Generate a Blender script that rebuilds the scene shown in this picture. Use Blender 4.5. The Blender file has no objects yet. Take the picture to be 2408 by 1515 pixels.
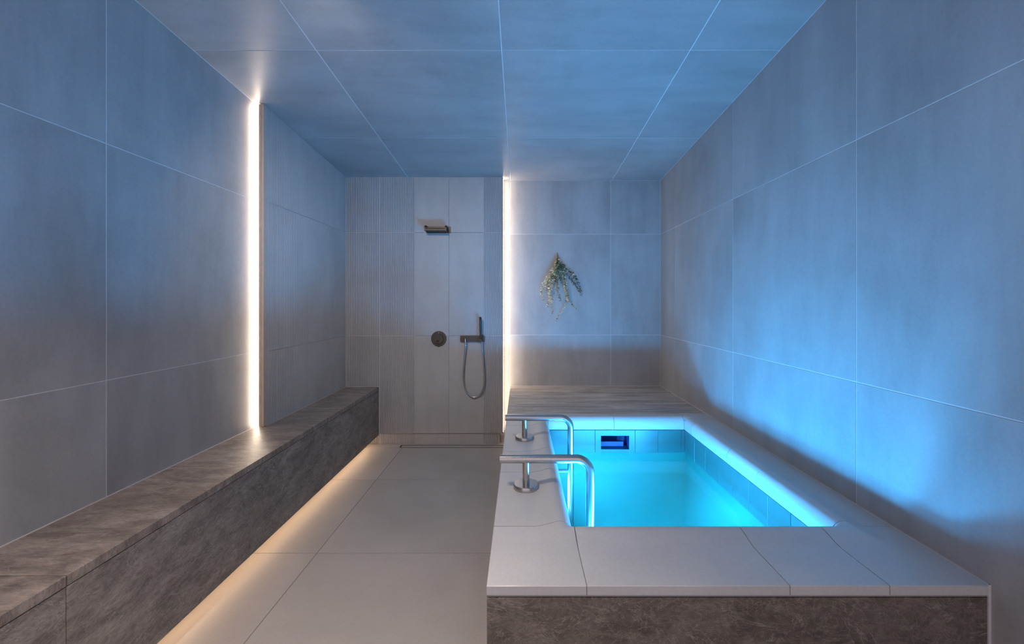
import bpy, bmesh, math, random
from mathutils import Vector, Matrix

random.seed(7)
S = bpy.context.scene
COL = S.collection
V = Vector

# ------------------------------------------------------------------ camera, world, exposure
F = 970.0                      # focal length in pixels of the 2408 px wide frame
VPX, VPY = 1224.0, 709.0       # principal vanishing point
ZC = 1.386                     # eye height above the floor
cam = bpy.data.cameras.new('camera')
cam.sensor_width = 36.0
cam.lens = 36.0 * F / 2408.0
cam.shift_x = -(VPX - 1204.0) / 2408.0
cam.shift_y = -(757.5 - VPY) / 2408.0
cam.clip_start = 0.02
camo = bpy.data.objects.new('camera', cam)
camo.location = (0, 0, ZC)
camo.rotation_euler = (math.pi / 2, 0, 0)
COL.objects.link(camo)
S.camera = camo

W = bpy.data.worlds.new('world')
S.world = W
W.use_nodes = True
W.node_tree.nodes['Background'].inputs[0].default_value = (0.95, 0.86, 1.0, 1)
W.node_tree.nodes['Background'].inputs[1].default_value = 0.66

S.view_settings.view_transform = 'Standard'
S.view_settings.look = 'None'
S.view_settings.gamma = 1.0
S.view_settings.exposure = 0.36
S.view_settings.use_curve_mapping = False
S.cycles.max_bounces = 10
S.cycles.diffuse_bounces = 6
S.cycles.sample_clamp_indirect = 4.0
S.cycles.caustics_reflective = False
S.cycles.caustics_refractive = False

SIDE_E, FLOOR_E, FILL_E, SPOT_E = 330.0, 3900.0, 290.0, 1000.0   # lens radiance of the lamps
POOL_COL = (0.05, 0.43, 1.0)
FILL_COL = (1.0, 0.82, 0.68)
CLOUDY = 0.018
WARM, WARM_FLOOR = (1.0, 0.80, 0.61), (1.0, 0.68, 0.43)
LED_LEFT_E, LED_SHOWER_E, LED_BENCH_E = 18.5, 13.0, 12.5

# ------------------------------------------------------------------ dimensions (metres)
XL, XR = -1.745, 1.384         # left and right wall faces
XF = -1.685                    # fluted left panel face
YP = 2.74                      # where the fluted panel begins
YB, YS = 4.08, 3.985           # pool back wall, shower wall
YN = -0.70                     # open end of the room behind the camera
XS = -0.172                    # right end of the shower wall
ZJ1, ZJ2 = ZC - 0.333, ZC + 0.665   # wall tile course joints
def zceil(y): return ZC + 1.365 - 0.0765 * (y - 1.86)
G = 0.0038                     # grout joint width
BX, BZ = -1.365, 0.561         # bench front, bench top
DZ = 0.549                     # pool deck top
PX0, PY0 = -0.10, 1.2136       # pool block outer left, front
IX0, IX1, IY0, IY1 = 0.195, 1.152, 1.535, 2.905   # pool opening
YL = 3.075                     # stone ledge begins
WZ = 0.368                     # water level

# ------------------------------------------------------------------ helpers
def mesh_obj(name, verts, faces, mat, parent=None, smooth=False, mats=None, midx=None):
    me = bpy.data.meshes.new(name)
    off = V(parent['_base']) if parent is not None and '_base' in parent else V((0, 0, 0))
    me.from_pydata([tuple(V(v) - off) for v in verts], [], faces)
    if mats:
        for m in mats: me.materials.append(m)
        if midx: me.polygons.foreach_set('material_index', midx)
    else:
        me.materials.append(mat)
    bm = bmesh.new(); bm.from_mesh(me)
    bmesh.ops.recalc_face_normals(bm, faces=bm.faces)
    bm.to_mesh(me); bm.free()
    if smooth:
        me.polygons.foreach_set('use_smooth', [True] * len(me.polygons))
        try: me.set_sharp_from_angle(angle=math.radians(40))
        except Exception: pass
    me.update()
    o = bpy.data.objects.new(name, me)
    COL.objects.link(o)
    if parent is not None: o.parent = parent
    return o

class MB:
    """collects shapes into one mesh"""
    def __init__(s): s.v, s.f = [], []
    def add(s, vs, fs):
        n = len(s.v); s.v += [V(p) for p in vs]; s.f += [tuple(i + n for i in f) for f in fs]; return s
    def box(s, a, b, c=0.0):
        x0, y0, z0 = a; x1, y1, z1 = b
        if c <= 0:
            vs = [(x, y, z) for x in (x0, x1) for y in (y0, y1) for z in (z0, z1)]
            return s.add(vs, [(0, 1, 3, 2), (4, 6, 7, 5), (0, 4, 5, 1), (2, 3, 7, 6), (0, 2, 6, 4), (1, 5, 7, 3)])
        bm = bmesh.new()
        bmesh.ops.create_cube(bm, size=1)
        for v in bm.verts:
            v.co = V((x0 + (v.co.x + .5) * (x1 - x0), y0 + (v.co.y + .5) * (y1 - y0), z0 + (v.co.z + .5) * (z1 - z0)))
        bmesh.ops.bevel(bm, geom=list(bm.edges), offset=c, segments=2, affect='EDGES', profile=0.5)
        bm.verts.index_update()
        s.add([v.co.copy() for v in bm.verts], [[v.index for v in f.verts] for f in bm.faces]); bm.free(); return s
    def tube(s, pts, r, n=20, caps=True):
        pts = [V(p) for p in pts]; rings = []
        t0 = (pts[1] - pts[0]).normalized()
        up = V((0, 0, 1)) if abs(t0.z) < .9 else V((0, 1, 0))
        nrm = (up - t0 * up.dot(t0)).normalized()
        for i, p in enumerate(pts):
            t = (pts[min(i + 1, len(pts) - 1)] - pts[max(i - 1, 0)]).normalized()
            nrm = (nrm - t * nrm.dot(t)).normalized(); b = t.cross(nrm)
            rr = r[i] if isinstance(r, (list, tuple)) else r
            rings.append([p + (nrm * math.cos(a) + b * math.sin(a)) * rr for a in [2 * math.pi * k / n for k in range(n)]])
        vs = [q for rg in rings for q in rg]; fs = []
        for i in range(len(pts) - 1):
            for k in range(n):
                fs.append((i * n + k, i * n + (k + 1) % n, (i + 1) * n + (k + 1) % n, (i + 1) * n + k))
        if caps:
            fs.append(tuple(range(n))[::-1]); fs.append(tuple((len(pts) - 1) * n + k for k in range(n)))
        return s.add(vs, fs)
    def lathe(s, c, axis, prof, n=40):
        """prof: (radius, height along axis)"""
        axis = V(axis).normalized()
        a = V((1, 0, 0)) if abs(axis.x) < .9 else V((0, 0, 1))
        a = (a - axis * a.dot(axis)).normalized(); b = axis.cross(a); vs, fs = [], []
        for r, h in prof:
            for k in range(n):
                t = 2 * math.pi * k / n
                vs.append(V(c) + axis * h + (a * math.cos(t) + b * math.sin(t)) * r)
        for i in range(len(prof) - 1):
            for k in range(n):
                fs.append((i * n + k, i * n + (k + 1) % n, (i + 1) * n + (k + 1) % n, (i + 1) * n + k))
        fs.append(tuple(range(n))[::-1]); fs.append(tuple((len(prof) - 1) * n + k for k in range(n)))
        return s.add(vs, fs)
    def build(s, name, mat, parent=None, smooth=False): return mesh_obj(name, s.v, s.f, mat, parent, smooth)

def thing(name, loc, label, cat, group=None):
    o = bpy.data.objects.new(name, None); o.empty_display_size = 0.05
    o.location = loc; o['_base'] = list(loc); COL.objects.link(o)
    o['label'] = label; o['category'] = cat
    if group: o['group'] = group
    return o
def tag(o, label, cat, group=None, kind=None):
    o['label'] = label; o['category'] = cat
    if group: o['group'] = group
    if kind: o['kind'] = kind
    return o
def struct(o, label, cat='structure'):
    o['kind'] = 'structure'; o['label'] = label; o['category'] = cat; return o

def tile(name, corners, n, mat, parent, depth=0.008, ch=0.0010):
    """chamfered slab: four face corners (in order), outward normal n"""
    c = [V(p) for p in corners]; n = V(n).normalized(); ctr = sum(c, V()) / 4
    inner = [p + (ctr - p).normalized() * ch * 1.4 for p in c]
    mid = [p - n * ch for p in c]; back = [p - n * depth for p in c]
    vs = inner + mid + back
    fs = [(0, 1, 2, 3)]
    for i in range(4):
        j = (i + 1) % 4
        fs += [(i, j, 4 + j, 4 + i), (4 + i, 4 + j, 8 + j, 8 + i)]
    fs.append((11, 10, 9, 8))
    return mesh_obj(name, vs, fs, mat, parent)

def fluted(name, corners, n, mat, parent, pitch=0.0167, amp=0.0056, depth=0.010):
    """ribbed tile: corners bl, br, tr, tl; the ribs run upwards"""
    bl, br, tr, tl = [V(p) for p in corners]; n = V(n).normalized()
    w = (br - bl).length; ribs = max(1, round(w / pitch)); k = 6
    N = ribs * k; vs, fs = [], []
    for i in range(N + 1):
        t = i / N; ph = 2 * math.pi * (i / k)
        d = -amp * (0.5 + 0.5 * math.cos(ph)) ** 1.25
        for a, b in ((bl, br), (tl, tr)):
            p = a.lerp(b, t)
            vs += [p + n * d, p - n * depth]
    for i in range(N):
        a, b = i * 4, (i + 1) * 4
        fs += [(a, b, b + 2, a + 2), (a, a + 1, b + 1, b), (a + 2, b + 2, b + 3, a + 3)]
    fs += [(0, 2, 3, 1), (N * 4, N * 4 + 1, N * 4 + 3, N * 4 + 2)]
    return mesh_obj(name, vs, fs, mat, parent, smooth=True)

# ------------------------------------------------------------------ materials
def new_mat(name):
    m = bpy.data.materials.new(name); m.use_nodes = True
    nt = m.node_tree; b = nt.nodes['Principled BSDF']
    return m, nt, b
def L(nt, a, b): nt.links.new(a, b)
def nd(nt, t, **kw):
    x = nt.nodes.new(t)
    for k, v in kw.items(): setattr(x, k, v)
    return x
def coords(nt, scale, rot=(0, 0, 0), per_object=True):
    tc = nd(nt, 'ShaderNodeTexCoord'); mp = nd(nt, 'ShaderNodeMapping')
    mp.inputs['Scale'].default_value = scale; mp.inputs['Rotation'].default_value = rot
    src = tc.outputs['Object']
    if per_object:
        oi = nd(nt, 'ShaderNodeObjectInfo'); mu = nd(nt, 'ShaderNodeMath', operation='MULTIPLY')
        mu.inputs[1].default_value = 37.0; L(nt, oi.outputs['Random'], mu.inputs[0])
        ad = nd(nt, 'ShaderNodeVectorMath', operation='ADD')
        L(nt, src, ad.inputs[0]); L(nt, mu.outputs[0], ad.inputs[1]); src = ad.outputs[0]
    L(nt, src, mp.inputs['Vector'])
    return mp.outputs['Vector']
def noise(nt, vec, scale, detail=6, rough=0.6, dist=0.0):
    n = nd(nt, 'ShaderNodeTexNoise'); n.inputs['Scale'].default_value = scale
    n.inputs['Detail'].default_value = detail; n.inputs['Roughness'].default_value = rough
    n.inputs['Distortion'].default_value = dist
    L(nt, vec, n.inputs['Vector']); return n.outputs['Fac']
def ramp(nt, fac, stops):
    r = nd(nt, 'ShaderNodeValToRGB'); e = r.color_ramp.elements
    while len(e) < len(stops): e.new(0.5)
    for el, (p, c) in zip(e, stops): el.position = p; el.color = (*c, 1) if len(c) == 3 else c
    L(nt, fac, r.inputs['Fac']); return r.outputs['Color']
def mix(nt, fac, a, b, mode='MIX'):
    m = nd(nt, 'ShaderNodeMix', data_type='RGBA', blend_type=mode)
    if isinstance(fac, float): m.inputs[0].default_value = fac
    else: L(nt, fac, m.inputs[0])
    L(nt, a, m.inputs[6]); L(nt, b, m.inputs[7]); return m.outputs[2]
def bump(nt, b, h, strength, dist=0.002):
    bp = nd(nt, 'ShaderNodeBump'); bp.inputs['Strength'].default_value = strength
    bp.inputs['Distance'].default_value = dist
    L(nt, h, bp.inputs['Height']); L(nt, bp.outputs['Normal'], b.inputs['Normal'])

def concrete_tile(name, lo, hi, stretch, rough=0.42, rot=(0, 0, 0)):
    m, nt, b = new_mat(name)
    v1 = coords(nt, (1, 1, 1)); v2 = coords(nt, stretch, rot)
    a = noise(nt, v1, 2.2, 8, 0.62, 0.4); s = noise(nt, v2, 2.0, 7, 0.65, 0.3); f = noise(nt, v1, 90, 3, 0.6)
    c1 = ramp(nt, a, [(0.30, lo), (0.72, hi)]); c2 = ramp(nt, s, [(0.30, lo), (0.70, hi)])
    c = mix(nt, 0.5, c1, c2)
    g = ramp(nt, f, [(0.3, (0.95, 0.95, 0.95)), (0.7, (1.03, 1.03, 1.03))])
    c = mix(nt, 1.0, c, g, 'MULTIPLY')
    L(nt, c, b.inputs['Base Color'])
    r = nd(nt, 'ShaderNodeMapRange'); r.inputs[3].default_value = rough - 0.08; r.inputs[4].default_value = rough + 0.10
    L(nt, s, r.inputs[0]); L(nt, r.outputs[0], b.inputs['Roughness'])
    bump(nt, b, f, 0.10, 0.001)
    return m
def plain(name, col, rough=0.6, metal=0.0, nscale=None, namp=0.06):
    m, nt, b = new_mat(name)
    b.inputs['Roughness'].default_value = rough; b.inputs['Metallic'].default_value = metal
    if nscale:
        v = coords(nt, (1, 1, 1)); f = noise(nt, v, nscale, 5, 0.6)
        L(nt, ramp(nt, f, [(0.3, tuple(c * (1 - namp) for c in col)), (0.7, tuple(c * (1 + namp) for c in col))]), b.inputs['Base Color'])
    else: b.inputs['Base Color'].default_value = (*col, 1)
    return m
def stone(name, dark, light, vein, stretch=(1, 1, 1), rot=(0, 0, 0), rough=0.42, veins=1.0, nscale=5.0):
    m, nt, b = new_mat(name)
    v = coords(nt, stretch, rot); u = coords(nt, (1, 1, 1))
    a = noise(nt, v, nscale, 9, 0.68, 0.8); c = ramp(nt, a, [(0.38, dark), (0.62, light)])
    gr = noise(nt, v, nscale * 5, 8, 0.75, 1.2)
    c = mix(nt, 1.0, c, ramp(nt, gr, [(0.36, (0.68, 0.68, 0.68)), (0.64, (1.28, 1.27, 1.25))]), 'MULTIPLY')
    big = noise(nt, u, 1.6, 4, 0.5, 0.5)
    c = mix(nt, 1.0, c, ramp(nt, big, [(0.3, (0.82, 0.82, 0.84)), (0.7, (1.15, 1.13, 1.1))]), 'MULTIPLY')
    for sc, wd, st in ((7.0, 0.012, 0.55), (3.2, 0.006, 0.8), (15.0, 0.022, 0.4)):
        q = noise(nt, v, sc, 5, 0.55, 1.6)
        d = nd(nt, 'ShaderNodeMath', operation='SUBTRACT'); d.inputs[1].default_value = 0.5; L(nt, q, d.inputs[0])
        ab = nd(nt, 'ShaderNodeMath', operation='ABSOLUTE'); L(nt, d.outputs[0], ab.inputs[0])
        mr = nd(nt, 'ShaderNodeMapRange'); mr.inputs[1].default_value = 0; mr.inputs[2].default_value = wd
        mr.inputs[3].default_value = st * veins; mr.inputs[4].default_value = 0; L(nt, ab.outputs[0], mr.inputs[0])
        vc = nd(nt, 'ShaderNodeRGB'); vc.outputs[0].default_value = (*vein, 1)
        c = mix(nt, mr.outputs[0], c, vc.outputs[0])
    L(nt, c, b.inputs['Base Color']); b.inputs['Roughness'].default_value = rough
    fn = noise(nt, v, 38, 6, 0.7)
    bump(nt, b, fn, 0.45, 0.003)
    return m
def emit(name, col, e):
    m, nt, b = new_mat(name)
    b.inputs['Base Color'].default_value = (0.8, 0.8, 0.8, 1)
    b.inputs['Emission Color'].default_value = (*col, 1); b.inputs['Emission Strength'].default_value = e
    return m
def brushed(name, col, rough, stretch):
    m, nt, b = new_mat(name)
    b.inputs['Metallic'].default_value = 1.0
    v = coords(nt, stretch, per_object=False); f = noise(nt, v, 260, 2, 0.5)
    L(nt, ramp(nt, f, [(0.3, tuple(c * .88 for c in col)), (0.7, col)]), b.inputs['Base Color'])
    r = nd(nt, 'ShaderNodeMapRange'); r.inputs[3].default_value = rough - .03; r.inputs[4].default_value = rough + .04
    L(nt, f, r.inputs[0]); L(nt, r.outputs[0], b.inputs['Roughness'])
    return m

T_LO, T_HI = (0.275, 0.262, 0.255), (0.455, 0.440, 0.430)
M_WALL = concrete_tile('wall_porcelain', T_LO, T_HI, (2.5, 2.5, 0.5), 0.45)
M_CEIL = concrete_tile('ceiling_porcelain', T_LO, T_HI, (0.6, 3.0, 3.0), 0.36)
M_FLUT = concrete_tile('fluted_porcelain', (0.31, 0.295, 0.285), (0.41, 0.395, 0.385), (2.5, 2.5, 0.5), 0.5)
M_FLOOR = concrete_tile('floor_porcelain', (0.36, 0.335, 0.315), (0.47, 0.44, 0.415), (1, 1, 1), 0.5)
M_GROUT = plain('light_grout', (0.66, 0.65, 0.64), 0.85, nscale=60)
M_FGROUT = plain('floor_grout', (0.17, 0.155, 0.145), 0.9, nscale=60)
M_SEAL = plain('sealant', (0.62, 0.60, 0.58), 0.6, nscale=60)
M_COPE = concrete_tile('white_porcelain', (0.50, 0.495, 0.49), (0.60, 0.595, 0.59), (1.5, 1.5, 1.5), 0.36)
M_CGROUT = plain('coping_grout', (0.33, 0.31, 0.29), 0.9, nscale=60)
M_BENCH = stone('taupe_quartzite_top', (0.15, 0.128, 0.115), (0.32, 0.28, 0.25), (0.45, 0.30, 0.28), (1.0, 3.0, 1.0), (0, 0, 0.75), 0.38, 0.6, 5.0)
M_BFACE = stone('taupe_quartzite_face', (0.16, 0.142, 0.13), (0.30, 0.268, 0.245), (0.45, 0.41, 0.385), (1.0, 1.0, 2.2), (0.75, 0, 0), 0.5, 0.7, 5.0)
M_CLAD = stone('brown_quartzite', (0.10, 0.083, 0.066), (0.175, 0.150, 0.125), (0.38, 0.33, 0.27), (1.0, 1.0, 1.7), (0, 0.6, 0), 0.5, 0.7, 6.0)
M_LEDGE = stone('vein_cut_stone', (0.26, 0.23, 0.205), (0.56, 0.51, 0.465), (0.58, 0.53, 0.49), (0.55, 7.0, 1.0), (0, 0, 0.02), 0.5, 0.15, 3.5)
M_STEEL = brushed('brushed_steel', (0.52, 0.50, 0.48), 0.27, (1, 30, 30))
M_BRONZE = brushed('dark_bronze', (0.105, 0.09, 0.075), 0.50, (4, 4, 40))
M_PROFILE = plain('bronze_profile', (0.50, 0.40, 0.33), 0.35, nscale=40)
M_DARK = plain('dark_gap', (0.015, 0.013, 0.012), 0.8)
M_POOL = plain('pool_lining', (0.02, 0.22, 0.17), 0.6, nscale=5, namp=0.03)
M_PTILE = plain('pool_tile', (0.05, 0.15, 0.14), 0.3, nscale=7, namp=0.07)
M_PGROUT = plain('pool_grout', (0.16, 0.22, 0.27), 0.8, nscale=60)
M_SKIM = plain('skimmer_plastic', (0.03, 0.05, 0.22), 0.6)
M_LEDL = emit('led_warm_left', WARM, LED_LEFT_E)
M_LEDS = emit('led_warm_shower', WARM, LED_SHOWER_E)
M_LEDB = emit('led_warm_bench', WARM_FLOOR, LED_BENCH_E)
M_LAMP = emit('added_pool_lamp_lens', POOL_COL, SIDE_E)
M_FLAMP = emit('added_floor_lamp_lens', POOL_COL, FLOOR_E)
M_GLAMP = emit('pool_glow_lamp_lens', POOL_COL, 150.0)
M_SPOT = emit('added_spotlight_lens', (1.0, 0.89, 0.80), SPOT_E)
M_FILL = emit('fill_light_lens', FILL_COL, FILL_E)

# water: thin surface, fresnel mirror over clear tinted water
M_WATER = bpy.data.materials.new('water_surface'); M_WATER.use_nodes = True
nt = M_WATER.node_tree; nt.nodes.remove(nt.nodes['Principled BSDF'])
tr = nd(nt, 'ShaderNodeBsdfTransparent'); tr.inputs[0].default_value = (0.80, 0.96, 1.0, 1)
gl = nd(nt, 'ShaderNodeBsdfGlossy'); gl.inputs['Roughness'].default_value = 0.06
fr = nd(nt, 'ShaderNodeFresnel'); fr.inputs[0].default_value = 1.33
v = coords(nt, (1, 1, 1), per_object=False); h = noise(nt, v, 7.0, 3, 0.5, 0.5)
bp = nd(nt, 'ShaderNodeBump'); bp.inputs['Strength'].default_value = 0.15; bp.inputs['Distance'].default_value = 0.01
L(nt, h, bp.inputs['Height']); L(nt, bp.outputs[0], gl.inputs['Normal']); L(nt, bp.outputs[0], fr.inputs['Normal'])
tl = nd(nt, 'ShaderNodeBsdfTranslucent'); tl.inputs[0].default_value = (0.10, 1.0, 0.78, 1)   # faint cloudiness of the water
mt = nd(nt, 'ShaderNodeMixShader'); mt.inputs[0].default_value = CLOUDY; L(nt, tr.outputs[0], mt.inputs[1]); L(nt, tl.outputs[0], mt.inputs[2])
ms = nd(nt, 'ShaderNodeMixShader'); L(nt, fr.outputs[0], ms.inputs[0]); L(nt, mt.outputs[0], ms.inputs[1]); L(nt, gl.outputs[0], ms.inputs[2])
L(nt, ms.outputs[0], nt.nodes['Material Output'].inputs['Surface'])

# ------------------------------------------------------------------ room shell
# floor
fl = struct(MB().box((XL - 0.1, YN, -0.12), (PX0 + .03, YB + 0.1, -0.0015)).box((PX0 + .0301, YN, -0.12), (XR + .1, PY0 + .03, -.0015)).build('floor', M_FGROUT), 'beige concrete-look porcelain floor between the stone bench and the pool', 'floor')
fy = [YN, 0.32, 1.295, 2.27, 3.205, 3.905]
g = 0.0016
for j in range(len(fy) - 1):
    for x0, x1 in ((XL, -1.12), (-1.12, PX0), (PX0, XR)):
        if x0 == PX0 and fy[j] > 1.0: continue
        y0, y1 = fy[j] + g, fy[j + 1] - g
        if x0 == PX0 and y1 > PY0: y1 = PY0
        tile('floor_tile', [(x0 + g, y0, 0), (x1 - g, y0, 0), (x1 - g, y1, 0), (x0 + g, y1, 0)], (0, 0, 1), M_FLOOR, fl, 0.006, 0.0006)
tile('floor_tile', [(XL, 3.905 + g, 0), (-1.152, 3.905 + g, 0), (-1.152, YB, 0), (XL, YB, 0)], (0, 0, 1), M_FLOOR, fl, 0.006, 0.0006)
tile('floor_tile', [(-1.152, 3.977, 0), (PX0, 3.977, 0), (PX0, YB, 0), (-1.152, YB, 0)], (0, 0, 1), M_FLOOR, fl, 0.006, 0.0006)

# ceiling (slopes down towards the back)
c0, c1 = zceil(YN), zceil(YB + .1)
cl = struct(MB().add([(XL - .1, YN, c0 + .0015), (XR + .1, YN, c0 + .0015), (XR + .1, YB + .1, c1 + .0015), (XL - .1, YB + .1, c1 + .0015),
                      (XL - .1, YN, c0 + .12), (XR + .1, YN, c0 + .12), (XR + .1, YB + .1, c1 + .12), (XL - .1, YB + .1, c1 + .12)],
                     [(0, 1, 2, 3), (7, 6, 5, 4), (0, 4, 5, 1), (1, 5, 6, 2), (2, 6, 7, 3), (3, 7, 4, 0)]).build('ceiling', M_GROUT),
            'sloping ceiling of large grey porcelain tiles', 'ceiling')
cx = [XL, -1.09, -0.10, 0.905, XR]; cy = [YN, 0.215, 1.205, 2.20, 3.19, YB]
for i in range(4):
    for j in range(5):
        a = G * 0.75 if i else 0.003; b = G * 0.75 if i < 3 else 0.003
        x0, x1, y0, y1 = cx[i] + a, cx[i + 1] - b, cy[j] + G * .5, cy[j + 1] - G * .5
        tile('ceiling_tile', [(x0, y0, zceil(y0)), (x0, y1, zceil(y1)), (x1, y1, zceil(y1)), (x1, y0, zceil(y0))], (0, -0.0763, -1), M_CEIL, cl, 0.006)

def side_wall(name, x, sgn, ys, zs, ymax, label, z0=0.0):
    xb = x - sgn * 0.0015
    ya, yb = YN, ymax
    vs = []
    for xx in (xb, xb - sgn * 0.12):
        vs += [(xx, ya, 0), (xx, yb, 0), (xx, yb, zceil(yb)), (xx, ya, zceil(ya))]
    w = struct(MB().add(vs, [(0, 1, 2, 3), (7, 6, 5, 4), (0, 4, 5, 1), (1, 5, 6, 2), (2, 6, 7, 3), (3, 7, 4, 0)]).build(name, M_GROUT), label, 'wall')
    for i in range(len(ys) - 1):
        for k in range(3):
            za = (0.0, ZJ1, ZJ2)[k]; y0, y1 = ys[i] + G / 2, ys[i + 1] - G / 2
            zb0, zb1 = ((ZJ1, ZJ1), (ZJ2, ZJ2), (zceil(y0) - G * .4, zceil(y1) - G * .4))[k]
            d = G / 2 if k < 2 else 0
            tile('wall_tile', [(x, y0, za + G / 2), (x, y1, za + G / 2), (x, y1, zb1 - d), (x, y0, zb0 - d)], (sgn, 0, 0), M_WALL, w, 0.006)
    return w
wl = side_wall('wall_left', XL, 1, [YN, 0.739, 1.739, YP + .02], None, YB + .1, 'plain grey porcelain wall on the bench side, up to the fluted panel')
wr = side_wall('wall_right', XR, -1, [YN, 0.70, 1.701, 2.69, 3.70, YB], None, YB + .1, 'grey porcelain wall on the pool side glowing blue')

# pool back wall
wb = struct(MB().box((-0.45, YB + .0015, 0), (XR + .1, YB + .12, zceil(YB) + .02)).build('wall_back', M_GROUT), 'grey porcelain wall behind the stone ledge', 'wall')
xs = [-0.30, -0.105, 0.892, XR]
for i in range(3):
    for k in range(3):
        za = (0.0, ZJ1, ZJ2)[k]; zb = (ZJ1, ZJ2, zceil(YB) + .001)[k]
        tile('wall_tile', [(xs[i] + G / 2, YB, za + G / 2), (xs[i + 1] - G / 2, YB, za + G / 2), (xs[i + 1] - G / 2, YB, zb - G / 2), (xs[i] + G / 2, YB, zb - G / 2)], (0, -1, 0), M_WALL, wb, 0.006)

# shower wall: fluted and smooth columns over a set-back base course
ws = struct(MB().box((XL, YS + .0062, 0.110), (XS, YS + .055, zceil(YS) + .004)).box((XL, YS + .0205, 0), (XS - 0.03, YS + .055, 0.110)).build('wall_shower', M_GROUT), 'shower wall of fluted and smooth grey tile columns', 'wall')
cols = [(XF + .002, -1.360, 1), (-1.360, -1.024, 1), (-1.024, -0.692, 0), (-0.692, -0.357, 0), (-0.357, XS, 1)]
g2 = 0.0011
for x0, x1, fl_ in cols:
    rows = [(0.110, ZJ1), (ZJ1, ZJ2), (ZJ2, zceil(YS) + .001)]
    for za, zb in rows:
        c = [(x0 + g2, YS, za + g2 * 1.2), (x1 - g2, YS, za + g2 * 1.2), (x1 - g2, YS, zb - g2 * 1.2), (x0 + g2, YS, zb - g2 * 1.2)]
        if fl_: fluted('fluted_tile', c, (0, -1, 0), M_FLUT, ws)
        else: tile('wall_tile', c, (0, -1, 0), M_FLUT, ws, 0.0075)
    xb1 = min(x1, XS - 0.03)
    c = [(x0 + g2, YS + .014, 0.001), (xb1 - g2, YS + .014, 0.001), (xb1 - g2, YS + .014, 0.109), (x0 + g2, YS + .014, 0.109)]
    if fl_: fluted('base_tile', c, (0, -1, 0), M_FLUT, ws)
    else: tile('base_tile', c, (0, -1, 0), M_FLUT, ws, 0.0075)
tile('base_tile', [(XS - .028, YB - .012, .001), (PX0 - .002, YB - .012, .001), (PX0 - .002, YB - .012, .105), (XS - .028, YB - .012, .105)], (0, -1, 0), M_FLUT, ws, 0.010)

# fluted panel on the left
wp = struct(MB().box((XL - .0015, YP, BZ - .03), (XF - .0062, YS + .004, zceil(YS) + .004)).build('wall_panel', M_GROUT), 'fluted grey tile panel on the left wall beside the shower', 'wall')
vs = wp.data.vertices
for v_ in vs:
    if v_.co.z > 1.5: v_.co.z = zceil(v_.co.y) - .0005
fy2 = [YP, 3.065, 3.400, 3.737, YS]
for i in range(4):
    for k in range(3):
        y0, y1 = fy2[i] + g2, fy2[i + 1] - g2
        za = (BZ + .001, ZJ1, ZJ2)[k]; zb0, zb1 = ((ZJ1, ZJ1), (ZJ2, ZJ2), (zceil(y0), zceil(y1)))[k]
        gg = 0.0015
        fluted('fluted_tile', [(XF, y1, za + gg), (XF, y0, za + gg), (XF, y0, zb0 - gg), (XF, y1, zb1 - gg)], (1, 0, 0), M_FLUT, wp, amp=0.0056)

# ------------------------------------------------------------------ stone bench
bench = thing('stone_bench', (-1.55, 1.6, 0), 'long taupe stone bench floating above a warm light line along the left wall', 'bench')
seam = 1.241
for y0, y1 in ((YN + .02, seam - .001), (seam + .001, YS - .003)):
    MB().box((XL + .003, y0, BZ - .032), (BX, y1, BZ), 0.0015).build('seat_slab', M_BENCH, bench)
    MB().box((BX - .026, y0, 0.098), (BX - .0015, y1, BZ - .0345), 0.001).build('front_panel', M_BFACE, bench)
MB().box((XL + .02, YN + .03, 0.098), (BX - .027, YS - .01, BZ - .033)).build('carcass', M_DARK, bench)
MB().box((XL + .02, YN + .03, 0.0), (-1.55, YS - .01, 0.098)).build('toe_kick', M_BFACE, bench)

# ------------------------------------------------------------------ plunge pool block
pool = thing('plunge_pool', (0.64, 2.2, 0), 'raised plunge pool with white porcelain coping and brown stone front', 'pool')
# coping profile: v = distance back from the opening, h = height over the deck
PROF = [(0.012, -0.070), (0.001, -0.066), (0.0, -0.045), (0.002, -0.022), (0.009, -0.004), (0.020, 0.010), (0.034, 0.018), (0.050, 0.020),
        (0.068, 0.0165), (0.092, 0.0095), (0.118, 0.003), (0.140, 0.0)]
GC = 0.0014
def prof_to(w):
    p = [q for q in PROF if q[0] < w - .006]
    e = [(w - 0.0025, 0.0), (w, -0.0025), (w, -0.0275)]
    if p[-1][1] > 0.001: e[0] = (w - 0.0025, max(0, p[-1][1] - .003)); 
    return p + e
def coping(side, a, b, w):
    """side l r f b; runs from a to b along the edge"""
    pr = prof_to(w); vs, fs = [], []; n = len(pr)
    for t in (a, b):
        for v_, h_ in pr:
            if side == 'l': vs.append((IX0 - v_, t, DZ + h_))
            if side == 'r': vs.append((IX1 + v_, t, DZ + h_))
            if side == 'f': vs.append((t, IY0 - v_, DZ + h_))
            if side == 'b': vs.append((t, IY1 + v_, DZ + h_))
    for i in range(n - 1): fs.append((i, i + 1, n + i + 1, n + i))
    fs += [tuple(range(n)), tuple(range(n, 2 * n))[::-1], (0, n, 2 * n - 1, n - 1)]
    return mesh_obj('coping_tile', vs, fs, M_COPE, pool, smooth=True)
wL, wR, wF, wB = IX0 - PX0, XR - .004 - IX1, IY0 - PY0, YL - IY1
for a, b in ((IY0, 2.02), (2.02, 2.306), (2.306, 2.785), (2.785, IY1)):
    coping('l', a + GC, b - GC, wL); coping('r', a + GC, b - GC, wR)
for a, b in ((IX0, 0.793), (0.793, 1.087), (1.087, IX1)):
    if a == 1.087: continue
    coping('f', a + GC, (b if b != 1.087 else 1.087) - GC, wF)
for a, b in ((IX0, 0.66), (0.66, IX1)): coping('b', a + GC, b - GC, wB)
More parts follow.
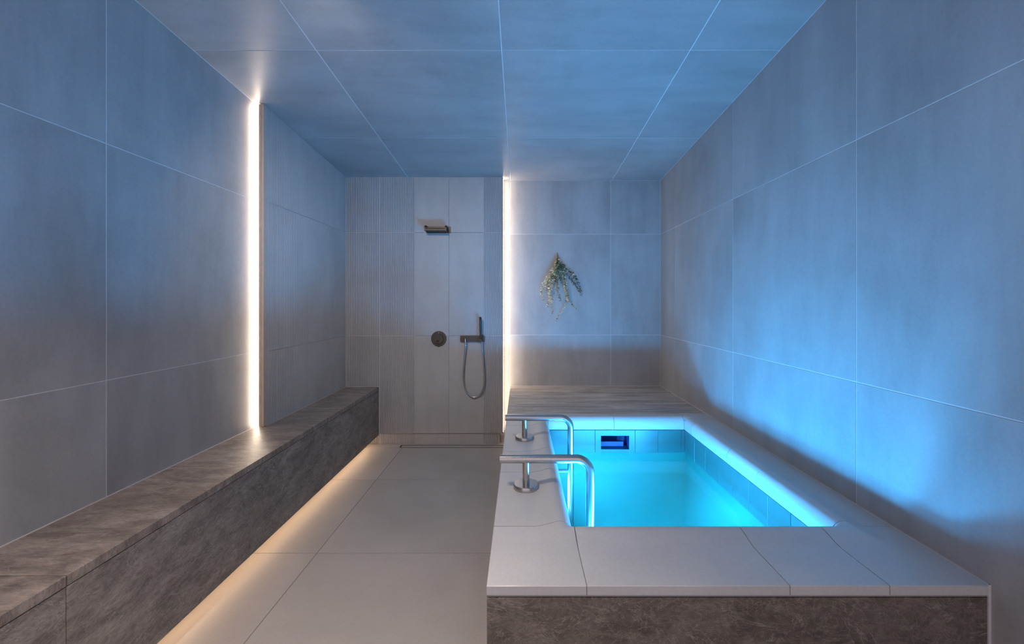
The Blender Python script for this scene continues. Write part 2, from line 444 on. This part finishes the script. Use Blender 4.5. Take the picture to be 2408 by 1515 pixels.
def corner(sx, sy, wx, wy, ex=0.0):
    """mitred corner tile; sx, sy point away from the opening"""
    cx_ = IX0 if sx < 0 else IX1; cy_ = IY0 if sy < 0 else IY1
    px, py = prof_to(wx), prof_to(wy)
    vs, fs = [], []
    # arm A: section across x, running in y from the opening corner outwards (v = distance in x)
    def height(p, v_):
        for (a0, h0), (a1, h1) in zip(p, p[1:]):
            if a0 <= v_ <= a1 and a1 > a0: return h0 + (h1 - h0) * (v_ - a0) / (a1 - a0)
        return 0.0
    us = sorted(set([GC - ex] + ([0.004] if ex else []) + [q[0] for q in PROF[3:]] + [wx - .0025, wx])); us = [u for u in us if u <= wx]
    ws_ = sorted(set([GC] + [q[0] for q in PROF[3:]] + [wy - .0025, wy])); ws_ = [u for u in ws_ if u <= wy]
    H = lambda m_: max([0.0] if m_ > .14 else [height(PROF[1:], m_)])
    for u in us:
        for w_ in ws_:
            m_ = max(u, w_)
            h_ = H(m_)
            if m_ < 0.014: h_ = -0.006
            if u >= wx or w_ >= wy: h_ -= 0.0025
            vs.append((cx_ + sx * u, cy_ + sy * w_, DZ + h_))
    n = len(ws_)
    for i in range(len(us) - 1):
        for j in range(n - 1):
            fs.append((i * n + j, i * n + j + 1, (i + 1) * n + j + 1, (i + 1) * n + j))
    k = len(vs)
    ring = [i * n for i in range(len(us))] + [(len(us) - 1) * n + j for j in range(1, n)] + [i * n + n - 1 for i in range(len(us) - 2, -1, -1)] + [j for j in range(n - 2, 0, -1)]
    for r in ring: vs.append((vs[r][0], vs[r][1], DZ - 0.0275))
    for a in range(len(ring)):
        b = (a + 1) % len(ring)
        fs.append((ring[a], ring[b], k + b, k + a))
    fs.append(tuple(k + a for a in range(len(ring))))
    return mesh_obj('coping_tile', vs, fs, M_COPE, pool, smooth=True)
corner(-1, -1, wL, wF); corner(1, -1, wR, wF, IX1 - 1.087); corner(-1, 1, wL, wB); corner(1, 1, wR, wB)
# mortar bed under the coping and cladding
bed = MB()
bed.box((PX0 + .003, PY0 + .003, DZ - .034), (IX0 - .014, YL - .002, DZ - .0035))
bed.box((IX1 + .014, PY0 + .003, DZ - .034), (XR - .004, YL - .002, DZ - .0035))
bed.box((IX0 - .014, PY0 + .003, DZ - .034), (IX1 + .014, IY0 - .014, DZ - .0035))
bed.box((IX0 - .014, IY1 + .014, DZ - .034), (IX1 + .014, YL - .002, DZ - .0035))
bed.build('mortar_bed', M_CGROUT, pool)
MB().box((PX0 + .001, PY0 + .002, 0.001), (XR - .008, PY0 + .022, DZ - .0365), .001).build('front_panel', M_CLAD, pool)
MB().box((PX0 + .002, PY0 + .023, 0.001), (PX0 + .022, 2.40, DZ - .0365), .001).build('side_panel', M_CLAD, pool)
MB().box((PX0 + .002, 2.402, 0.001), (PX0 + .022, YB - .014, DZ - .0365), .001).build('side_panel', M_CLAD, pool)
# basin shell
zb = -0.35; th = 0.02; o_ = 0.014
bs = MB()
x0, x1, y0, y1, zt = IX0 - o_, IX1 + o_, IY0 - o_, IY1 + o_, DZ - .07
bs.add([(x0, y0, zt), (x1, y0, zt), (x1, y1, zt), (x0, y1, zt), (x0, y0, zb), (x1, y0, zb), (x1, y1, zb), (x0, y1, zb),
        (.568, y1, .437), (.767, y1, .437), (.767, y1, .341), (.568, y1, .341)],
       [(0, 1, 5, 4), (1, 2, 6, 5), (3, 0, 4, 7), (4, 5, 6, 7), (3, 8, 9, 2), (2, 9, 10, 6), (6, 10, 11, 7), (7, 11, 8, 3)])
bs.build('basin', M_POOL, pool)
# waterline tile band (separate tiles, recessed joints)
zt0, zt1 = DZ - .073, DZ - .073 - .158
pt = 0.163
def band(axis, fixed, a, b, nrm, skip=None, start=None):
    cuts = [a]; t = start if start is not None else a + pt
    while t < b - .004: cuts.append(t); t += pt
    cuts.append(b)
    for p, q in zip(cuts, cuts[1:]):
        if skip and p > skip[0] - .03 and q < skip[1] + .03: continue
        p_, q_ = p + .0014, q - .0014
        if axis == 'x': c = [(p_, fixed, zt1), (q_, fixed, zt1), (q_, fixed, zt0), (p_, fixed, zt0)]
        else: c = [(fixed, p_, zt1), (fixed, q_, zt1), (fixed, q_, zt0), (fixed, p_, zt0)]
        tile('pool_tile', c, nrm, M_PTILE, pool, 0.006, 0.0008)
    return cuts
e = 0.006
band('x', IY1 + e, IX0 - e, 0.526, (0, -1, 0), start=0.526 - 2 * pt)
band('x', IY1 + e, 0.808, IX1 + e, (0, -1, 0))
band('x', IY0 - e, IX0 - e, IX1 + e, (0, 1, 0))
band('y', IX0 - e, IY0, IY1, (1, 0, 0), start=IY0 + .07)
band('y', IX1 + e, IY0, IY1, (-1, 0, 0), start=IY0 + .07)
MB().box((IX0 - .0135, IY1 + .0115, zt1 - .002), (0.526, IY1 + .0138, zt0 + .003)).box((0.808, IY1 + .0115, zt1 - .002), (IX1 + .0135, IY1 + .0138, zt0 + .003)) \
    .box((IX1 + .0115, IY0, zt1 - .002), (IX1 + .0138, IY1, zt0 + .003)).box((IX0 - .0138, IY0, zt1 - .002), (IX0 - .0115, IY1, zt0 + .003)) \
    .build('tile_grout', M_PGROUT, pool)

# ledge behind the pool
MB().box((PX0, YL + .0025, DZ - .032), (XR - .004, YB - .003, DZ), .0012).build('ledge_slab', M_LEDGE, None)
ld = bpy.data.objects['ledge_slab']; tag(ld, 'wide vein-cut stone ledge slab between the pool and the back wall', 'ledge')

# skimmer in the back pool wall
sk = thing('pool_skimmer', (0.667, IY1, 0.36), 'dark blue rectangular skimmer mouth in the back wall of the pool', 'skimmer')
sx0, sx1, sz0, sz1 = 0.568, 0.767, 0.341, 0.437
fr_ = MB()
for a, b in (((0.5275, zt1), (sx0, zt0)), ((sx1, zt1), (0.8065, zt0)), ((sx0, sz1), (sx1, zt0)), ((sx0, zt1), (sx1, sz0))):
    fr_.box((a[0], IY1 + e, a[1]), (b[0], IY1 + e + .006, b[1]))
fr_.build('face_plate', M_PTILE, sk)
d_ = 0.13
MB().add([(sx0, IY1 + .008, sz0), (sx1, IY1 + .008, sz0), (sx1, IY1 + .008, sz1), (sx0, IY1 + .008, sz1),
          (sx0, IY1 + d_, sz0), (sx1, IY1 + d_, sz0), (sx1, IY1 + d_, sz1), (sx0, IY1 + d_, sz1)],
         [(0, 1, 5, 4), (1, 2, 6, 5), (2, 3, 7, 6), (3, 0, 4, 7), (4, 5, 6, 7)]).build('throat', M_SKIM, sk)
MB().box((sx0 + .006, IY1 + .050, sz0 + .004), (sx1 - .030, IY1 + .056, WZ + .014), .001).build('weir_flap', M_SKIM, sk)

# water
wt = MB(); nx, ny = 24, 34
x0, x1, y0, y1 = IX0 - e + .0005, IX1 + e - .0005, IY0 - e + .0005, IY1 + e - .0005
wt.add([(x0 + (x1 - x0) * i / nx, y0 + (y1 - y0) * j / ny, WZ) for i in range(nx + 1) for j in range(ny + 1)],
       [(i * (ny + 1) + j, (i + 1) * (ny + 1) + j, (i + 1) * (ny + 1) + j + 1, i * (ny + 1) + j + 1) for i in range(nx) for j in range(ny)])
tag(wt.build('water', M_WATER), 'still glowing cyan water filling the plunge pool', 'water', kind='stuff')

# underwater lamps
def pool_light(c, n, label, r, depth, mat):
    """spot lamp: a lens at the bottom of a short tube, the mouth of the tube at c"""
    n = V(n).normalized(); c = V(c); c0 = c - n * depth
    t = thing('pool_light', c0, label, 'light', 'underwater lamps')
    MB().lathe(c0, n, [(r + .008, -.004), (r + .008, depth + .001), (r + .007, depth + .002), (r + .001, depth + .002), (r, depth), (r, .002)], 32).build('housing', M_DARK, t, True)
    MB().lathe(c0, n, [(r - .001, .003), (r - .001, .006), (r * .5, .008)], 32).build('lens', mat, t, True)
def aim(c, q): return V(q) - V(c)
for c, q, lab in (((.285, 1.69, .22), (XR, 1.60, 1.10), 'added underwater spot lamp at the left pool wall under the front handrail, beside its leg'),
                  ((.285, 2.36, .03), (XR, 1.85, 1.05), 'added underwater spot lamp at the left pool wall between the handrails'),
                  ((1.07, 1.70, .17), (XL, 1.40, 2.15), 'added underwater spot lamp at the right pool wall aimed at the bench side'),
                  ((1.07, 1.98, .19), (XF, 3.10, 1.85), 'added underwater spot lamp at the right pool wall aimed at the fluted panel'),
                  ((.60, 1.63, .15), (.55, YB, 1.65), 'added underwater spot lamp at the front pool wall aimed at the back wall'),
                  ((.90, 1.64, .15), (-.95, YS, 1.75), 'added underwater spot lamp at the front pool wall aimed at the shower')):
    pool_light(c, aim(c, q), lab, .085, .055, M_LAMP)  # spot lamps hidden from view, added to throw blue light on the walls
pool_light((IX0 - .004, 2.50, .19), (1, 0, 0), 'flush underwater lamp low in the left pool wall beside the farther handrail', .10, .004, M_GLAMP)
for x_, y_, w_ in ((0.52, 1.85, 'front left'), (0.88, 1.85, 'front right'), (0.52, 2.45, 'back left'), (0.88, 2.45, 'back right')):
    pool_light((x_, y_, zb + .004), (0, 0, 1), 'added underwater spot lamp sunk in the pool bottom, %s of four' % w_, .075, .17, M_FLAMP)  # unseen lamps added in the pool bottom to brighten the ceiling
for y_, w_ in ((0.45, 'rear'), (1.22, 'front')):  # two out-of-frame cans added as warm fill for floor and lower walls
    c = V((-0.68, y_, zceil(y_) - .0005)); n_ = V((0, -0.0763, -1)).normalized()
    t = thing('fill_downlight', c, 'added fill light, unseen steel can on the ceiling above the walkway, %s of two' % w_, 'light', 'added fill lights')
    MB().lathe(c, n_, [(0.118, 0), (0.120, .002), (0.120, .235), (0.118, .237), (0.114, .235), (0.112, .004)], 40).build('can', M_STEEL, t, True)
    MB().lathe(c, n_, [(0.111, .005), (0.111, .010), (0.02, .012)], 36).build('lens', M_FILL, t, True)

c = V((-0.95, 1.42, zceil(1.42) - .10)); n_ = (V((-0.62, YS, 0.75)) - c).normalized()
t = thing('added_spotlight', c, 'small unseen steel lamp added on the ceiling to light the shower wall', 'light')  # out-of-frame lamp added to brighten the shower wall
MB().lathe(c - n_ * .05, n_, [(0.05, 0), (0.058, .01), (0.058, .115), (0.056, .117), (0.053, .115), (0.052, .03)], 36).build('can', M_STEEL, t, True)
MB().lathe(c - n_ * .05, n_, [(0.0515, .03), (0.0515, .034), (0.02, .036)], 32).build('lens', M_SPOT, t, True)
MB().tube([c + V((0, 0, .03)), (c.x, c.y, zceil(1.42) - .0008)], .008, 16).build('stem', M_STEEL, t, True)

# ------------------------------------------------------------------ handrails
def rail(y, xleg, label):
    zr = ZC - 0.708; xb_ = 0.025
    t = thing('grab_rail', (xb_, y, DZ), label, 'handrail', 'pool handrails')
    r = 0.019; R = 0.062
    pts = [(-0.093, y, zr), (-0.0925, y, zr)]
    pts += [(x, y, zr) for x in (-.06, 0.0, 0.08, 0.16, xleg - R)]
    for k in range(1, 13):
        a = math.pi / 2 * k / 12
        pts.append((xleg - R + R * math.sin(a), y, zr - R + R * math.cos(a)))
    pts += [(xleg, y, z) for z in (zr - R - .03, 0.45, 0.30, 0.10, -0.08)]
    rr = [r - .002] + [r] * (len(pts) - 1)
    MB().tube(pts, rr, 28).build('rail', M_STEEL, t, True)
    MB().tube([(xb_, y, DZ + .012), (xb_, y, zr - r * .6)], 0.0155, 24).build('post', M_STEEL, t, True)
    MB().lathe((xb_, y, DZ), (0, 0, 1), [(0.0565, 0.0), (0.0565, .016), (0.0535, .020), (0.018, .021)], 44).build('base_flange', M_STEEL, t, True)
    b = MB().tube([(IX0 - .005, y, 0.355), (xleg - .010, y, 0.355)], 0.010, 18)
    b.lathe((IX0 - .0055, y, 0.355), (1, 0, 0), [(0.026, 0), (0.026, .005), (0.022, .008)], 28)
    b.build('wall_bracket', M_STEEL, t, True)
rail(1.854, 0.313, 'brushed steel handrail bending into the water, the nearer of two')
rail(2.51, 0.305, 'brushed steel handrail bending into the water, the farther one by the ledge')

# ------------------------------------------------------------------ LED strips
led = thing('led_strip', (XL, YP - .03, BZ), 'tall warm light strip in a bronze profile at the end of the fluted panel', 'light')
z0, z1 = BZ + .002, zceil(YP) - .003
MB().add([(XL + .002, YP - .020, z0), (-1.7175, YP - .0335, z0), (-1.7175, YP - .0335, z1), (XL + .002, YP - .020, z1)], [(0, 1, 2, 3)]).build('diffuser', M_LEDL, led)
p = MB().box((-1.717, YP - .036, z0), (-1.7090, YP, z1), .001).box((-1.7060, YP - .036, z0), (-1.6985, YP, z1), .001).box((-1.6955, YP - .036, z0), (XF + .0005, YP, z1), .001)
p.box((-1.717, YP - .029, z0), (XF - .002, YP, z1)).build('profile', M_PROFILE, led)

led2 = thing('led_strip', (XS, YS, .11), 'tall warm light strip at the right end of the shower wall', 'light')
z0, z1 = 0.112, zceil(YS) - .004
MB().box((XS + .0005, YS + .010, z0), (XS + .0035, YS + .060, z1)).build('diffuser', M_LEDS, led2)
MB().box((XS - .001, YS - .001, z0), (XS + .004, YS + .008, z1), .0008).build('profile', M_DARK, led2)

led3 = thing('led_strip', (-1.47, 1.6, .09), 'warm light strip hidden under the bench washing the floor', 'light')
MB().add([(-1.474, YN + .05, .076), (-1.462, YN + .05, .0885), (-1.462, YS - .015, .0885), (-1.474, YS - .015, .076)], [(0, 1, 2, 3)]).build('diffuser', M_LEDB, led3)
MB().box((-1.480, YN + .05, 0.0900), (-1.458, YS - .015, 0.0978)).box((-1.480, YN + .05, .072), (-1.4755, YS - .015, .0899)).build('profile', M_PROFILE, led3)

# ------------------------------------------------------------------ shower fittings
def wx(px, d=YS): return (px - VPX) * d / F
def wz(py, d=YS): return ZC - (py - VPY) * d / F

sh = thing('shower_spout', (wx(1031), YS, wz(541)), 'dark bronze waterfall shower outlet high on the shower wall', 'shower')
MB().box((wx(1003), YS - .012, wz(548.5)), (wx(1060), YS - .0005, wz(534)), .0015).build('wall_plate', M_BRONZE, sh)
MB().box((wx(1005), YS - .115, wz(547)), (wx(1053), YS - .012, wz(545) + .008), .0015).build('spout_tray', M_BRONZE, sh)
for xa in (1004.5, 1051):
    b = MB()
    x_a, x_b = wx(xa), wx(xa) + .013
    zl, zh = wz(547), wz(534.5)
    prof = [(YS - .118, zl - .001), (YS - .012, zl - .001), (YS - .012, zh), (YS - .095, zh), (YS - .118, zh - .022)]
    vs = [(x_a, y, z) for y, z in prof] + [(x_b, y, z) for y, z in prof]; n = len(prof)
    b.add(vs, [tuple(range(n)), tuple(range(n, 2 * n))[::-1]] + [(i, (i + 1) % n, n + (i + 1) % n, n + i) for i in range(n)])
    b.build('cheek', M_BRONZE, sh)
MB().box((wx(1007), YS - .112, wz(545) + .012), (wx(1050), YS - .090, wz(545) + .020), .001).build('lip', M_BRONZE, sh)

sv = thing('shower_valve', (wx(1032), YS, wz(797)), 'round dark bronze shower valve plate with a small lever', 'shower valve')
c = (wx(1032), YS - .0005, wz(797))
MB().lathe(c, (0, -1, 0), [(0.074, 0), (0.074, .006), (0.072, .008), (0.02, .008)], 48).build('plate', M_BRONZE, sv, True)
MB().lathe(c, (0, -1, 0), [(0.047, .008), (0.047, .026), (0.045, .028), (0.01, .028)], 44).build('dial', M_BRONZE, sv, True)
MB().box((c[0] - .017, YS - .046, c[2] - .022), (c[0] + .006, YS - .028, c[2] - .014), .002).build('lever', M_DARK, sv)
MB().box((c[0] - .003, YS - .012, c[2] + .052), (c[0] + .003, YS - .008, c[2] + .064), .001).build('marker', M_STEEL, sv)
MB().add([(c[0] - .016, YS - .007, c[2] - .070), (c[0] + .016, YS - .007, c[2] - .070), (c[0], YS - .007, c[2] - .0795), (c[0] - .016, YS - .001, c[2] - .070), (c[0] + .016, YS - .001, c[2] - .070), (c[0], YS - .001, c[2] - .0795)],
         [(0, 1, 2), (5, 4, 3), (0, 3, 4, 1), (1, 4, 5, 2), (2, 5, 3, 0)]).build('pointer', M_BRONZE, sv)

hs = thing('hand_shower', (wx(1111), YS, wz(797)), 'slim hand shower wand on a dark bronze bar with looping hose', 'hand shower')
MB().box((wx(1083), YS - .022, wz(803.5)), (wx(1139.8), YS - .0005, wz(790)), .0012).build('wall_bar', M_BRONZE, hs)
xw = wx(1131.5); yw = YS - .052
w = MB().tube([(xw + .002, yw + .004, wz(801)), (xw + .001, yw + .002, wz(790)), (xw, yw, wz(770)), (xw - .001, yw - .004, wz(752)), (xw - .0015, yw - .010, wz(748.5)), (xw - .0015, yw - .018, wz(747))], [.0085, .0105, .0115, .0120, .0120, .0115], 20)
w.build('wand', M_BRONZE, hs, True)
MB().lathe((xw - .0015, yw - .0175, wz(747)), (0, -1, -.12), [(0.0105, 0), (0.0105, .002), (0.002, .0022)], 20).build('spray_face', M_DARK, hs, True)
MB().box((xw - .014, YS - .066, wz(803)), (xw + .014, YS - .022, wz(797)), .002).build('holder', M_BRONZE, hs)
xe = wx(1096)
MB().tube([(xe, YS - .022, wz(797)), (xe, YS - .040, wz(797)), (xe, YS - .046, wz(799)), (xe, YS - .046, wz(810))], .0085, 18).build('outlet_elbow', M_STEEL, hs, True)
px = [(1095.5, 809), (1093, 830), (1090, 862), (1089, 890), (1091, 908), (1097, 924), (1106, 933), (1114, 935.5), (1123, 933), (1131, 926), (1137, 912), (1139, 893), (1137.5, 865), (1134.5, 830), (1132.5, 803)]
def spline(P, n=6):
    P = [V(p) for p in P]; out = []
    for i in range(len(P) - 1):
        a, b, c_, d = P[max(i - 1, 0)], P[i], P[i + 1], P[min(i + 2, len(P) - 1)]
        for k in range(n):
            t = k / n
            out.append(0.5 * ((2 * b) + (c_ - a) * t + (2 * a - 5 * b + 4 * c_ - d) * t * t + (3 * b - a - 3 * c_ + d) * t ** 3))
    return out + [P[-1]]
hp = [(wx(a, YS - .045), YS - .045 + .022 * math.sin(math.pi * i / (len(px) - 1)), wz(b, YS - .045)) for i, (a, b) in enumerate(px)]
MB().tube(spline(hp), .0062, 14).build('hose', M_STEEL, hs, True)

# linear drain
dr = thing('linear_drain', (-0.65, 3.94, 0), 'long slim linear floor drain with tile insert at the foot of the shower wall', 'drain')
xa, xb_, ya, yb = -1.150, PX0 - .002, 3.908, 3.975
MB().box((xa, ya, -.0014), (xb_, yb, -.0004)).build('channel', M_DARK, dr)
MB().box((xa, ya, -.001), (xa + .004, yb, .0012)).box((xa, ya, -.001), (xb_, ya + .003, .0012)).box((xa, yb - .003, -.001), (xb_, yb, .0012)).build('frame', M_STEEL, dr)
MB().box((xa + .014, ya + .010, -.001), (xb_, yb - .014, .0004)).build('tile_insert', M_FLOOR, dr)

# ------------------------------------------------------------------ hanging eucalyptus
M_STEM = plain('stem_brown', (0.10, 0.065, 0.04), 0.8)
M_LF = [plain('leaf_silver', (0.92, 0.80, 0.52), 0.5, nscale=30, namp=.15), plain('leaf_olive', (0.13, 0.12, 0.06), 0.6, nscale=30, namp=.2), plain('leaf_teal', (0.15, 0.24, 0.20), 0.55, nscale=30, namp=.15), plain('leaf_grey', (0.62, 0.56, 0.38), 0.5, nscale=30, namp=.15)]
eu = thing('eucalyptus_bundle', (wx(1311, 4.05), 4.05, wz(600, 4.05)), 'bundle of drying eucalyptus sprigs hung upside down on the back wall', 'plant')
K = 200 / 1317.0
sprigs = [([(604, 330), (560, 450), (480, 560), (370, 730), (345, 840), (385, 970)], 0),
          ([(604, 330), (565, 470), (500, 650), (468, 800), (462, 930), (440, 1060)], 0),
          ([(604, 330), (590, 500), (520, 680), (480, 830), (505, 1020), (530, 1170)], 0),
          ([(604, 330), (602, 520), (600, 700), (560, 850), (522, 965)], 3),
          ([(604, 330), (612, 550), (602, 780), (632, 900), (650, 992)], 3),
          ([(606, 330), (655, 450), (705, 600), (722, 760), (750, 900), (745, 990), (680, 1110), (620, 1210), (580, 1310)], 0),
          ([(606, 330), (660, 480), (725, 720), (770, 940), (830, 1030), (890, 1105)], 3),
          ([(606, 330), (660, 420), (790, 515), (895, 650), (945, 780), (968, 900)], 1),
          ([(606, 330), (680, 480), (790, 610), (880, 740), (940, 830)], 1),
          ([(604, 330), (560, 500), (470, 610), (430, 720), (400, 850)], 0),
          ([(604, 330), (570, 520), (520, 620), (470, 720)], 2),
          ([(605, 330), (615, 480), (630, 570), (655, 690)], 2),
          ([(605, 330), (600, 450), (560, 640), (500, 760), (470, 880)], 1),
          ([(605, 330), (650, 460), (690, 560), (700, 680)], 2)]
for si, (pp, tone) in enumerate(sprigs):
    n = len(pp)
    P = []
    for i, (u, w_) in enumerate([(598, 225)] + pp):
        d = YB - .012 - (0.05 * math.sin(math.pi * min(1, i / n * 1.05)) + .006 * (si % 4))
        P.append((wx(1220 + u * K, d), d, wz(560 + w_ * K, d)))
    path = spline(P, 8)
    st = MB().tube(path, [max(.0007, .0018 * (1 - .6 * i / len(path))) for i in range(len(path))], 6).build('sprig_stem', M_STEM, eu)
    # leaves: opposite round pairs, all leaves of a sprig in one mesh
    vs, fs, mi = [], [], []
    total = sum((path[i + 1] - path[i]).length for i in range(len(path) - 1))
    step = 0.0098; run = 0; nxt = 0.085
    for i in range(len(path) - 1):
        seg = path[i + 1] - path[i]; ln = seg.length
        while nxt < run + ln:
            p = path[i] + seg * ((nxt - run) / ln); t = seg.normalized(); fr_ = nxt / total
            size = (0.0165 + .006 * random.random()) * (1.0 - 0.45 * max(0, fr_ - .5) * 2)
            ang = random.uniform(0, 6.28)
            side = (V((1, 0, 0)) * math.cos(ang) + V((0, -1, 0)) * math.sin(ang)); side = (side - t * side.dot(t)).normalized()
            for sg in (1, -1):
                u_ = (side * sg + t * random.uniform(.1, .5)).normalized()
                wv = t.cross(u_).normalized() * .8 + V([random.uniform(-.5, .5) for _ in range(3)]); wv = (wv - u_ * wv.dot(u_)).normalized()
                k0 = len(vs); ctr = p + u_ * size * 0.75
                nn = u_.cross(wv)
                ctr.y = min(ctr.y, YB - .004)
                ring = []
                for k in range(6):
                    a = 2 * math.pi * k / 6
                    q = ctr + u_ * math.cos(a) * size * .62 + wv * math.sin(a) * size * .52
                    q.y = min(q.y, YB - .002); ring.append(q)
                vs += ring + [ctr + nn * size * .14]
                m_ = tone if random.random() < .66 else random.randrange(4)
                for k in range(6): fs.append((k0 + k, k0 + (k + 1) % 6, k0 + 6)); mi.append(m_)
            nxt += step * (1.0 + .25 * random.random())
        run += ln
    lf = mesh_obj('foliage', vs, fs, None, st, mats=M_LF, midx=mi)
    off = V(eu['_base'])
    for v_ in lf.data.vertices: v_.co -= off
    lf['kind'] = 'stuff'
a = wx(1311.5, 4.03)
MB().lathe((a, 4.055, wz(609, 4.055)), (0, 0, 1), [(0.0075, -.008), (0.0085, 0), (0.0075, .008)], 14).build('twine', M_STEM, eu, True)

# ------------------------------------------------------------------ sealant lines
tr_n = [0]
def trim(a, b, label):
    tr_n[0] += 1
    struct(MB().box(a, b).build('trim_%d' % tr_n[0], M_SEAL), label, 'trim')
trim((XR - .0045, PY0, DZ - .005), (XR - .0002, YB - .003, DZ + .0028), 'pale sealant line between the pool deck and the right wall')
trim((XR - .0075, PY0 - .001, 0.002), (XR - .0002, PY0 + .003, DZ + .0028), 'pale sealant line at the front right edge of the pool block')
trim((XL + .0002, YN + .02, BZ - .004), (XL + .0035, YP - .036, BZ + .0025), 'pale sealant line between the bench and the plain left wall')
trim((XF + .0002, YP, BZ - .004), (XF + .0032, YS - .004, BZ + .0022), 'pale sealant line between the bench and the fluted panel')
trim((XF, YS - .0032, BZ - .004), (BX, YS - .0002, BZ + .0022), 'pale sealant line between the bench end and the shower wall')
trim((BX - .0005, YS - .0032, 0.1), (BX + .0028, YS - .0002, BZ + .002), 'pale upright sealant line at the bench end')
trim((PX0, YB - .003, DZ - .004), (XR - .005, YB - .0002, DZ + .0025), 'pale sealant line between the stone ledge and the back wall')
trim((XF + .0002, YS - .0035, BZ + .002), (XF + .0028, YS - .0002, zceil(YS) - .004), 'pale upright joint in the corner of the shower niche')

for o in bpy.data.objects:
    if '_base' in o: del o['_base']
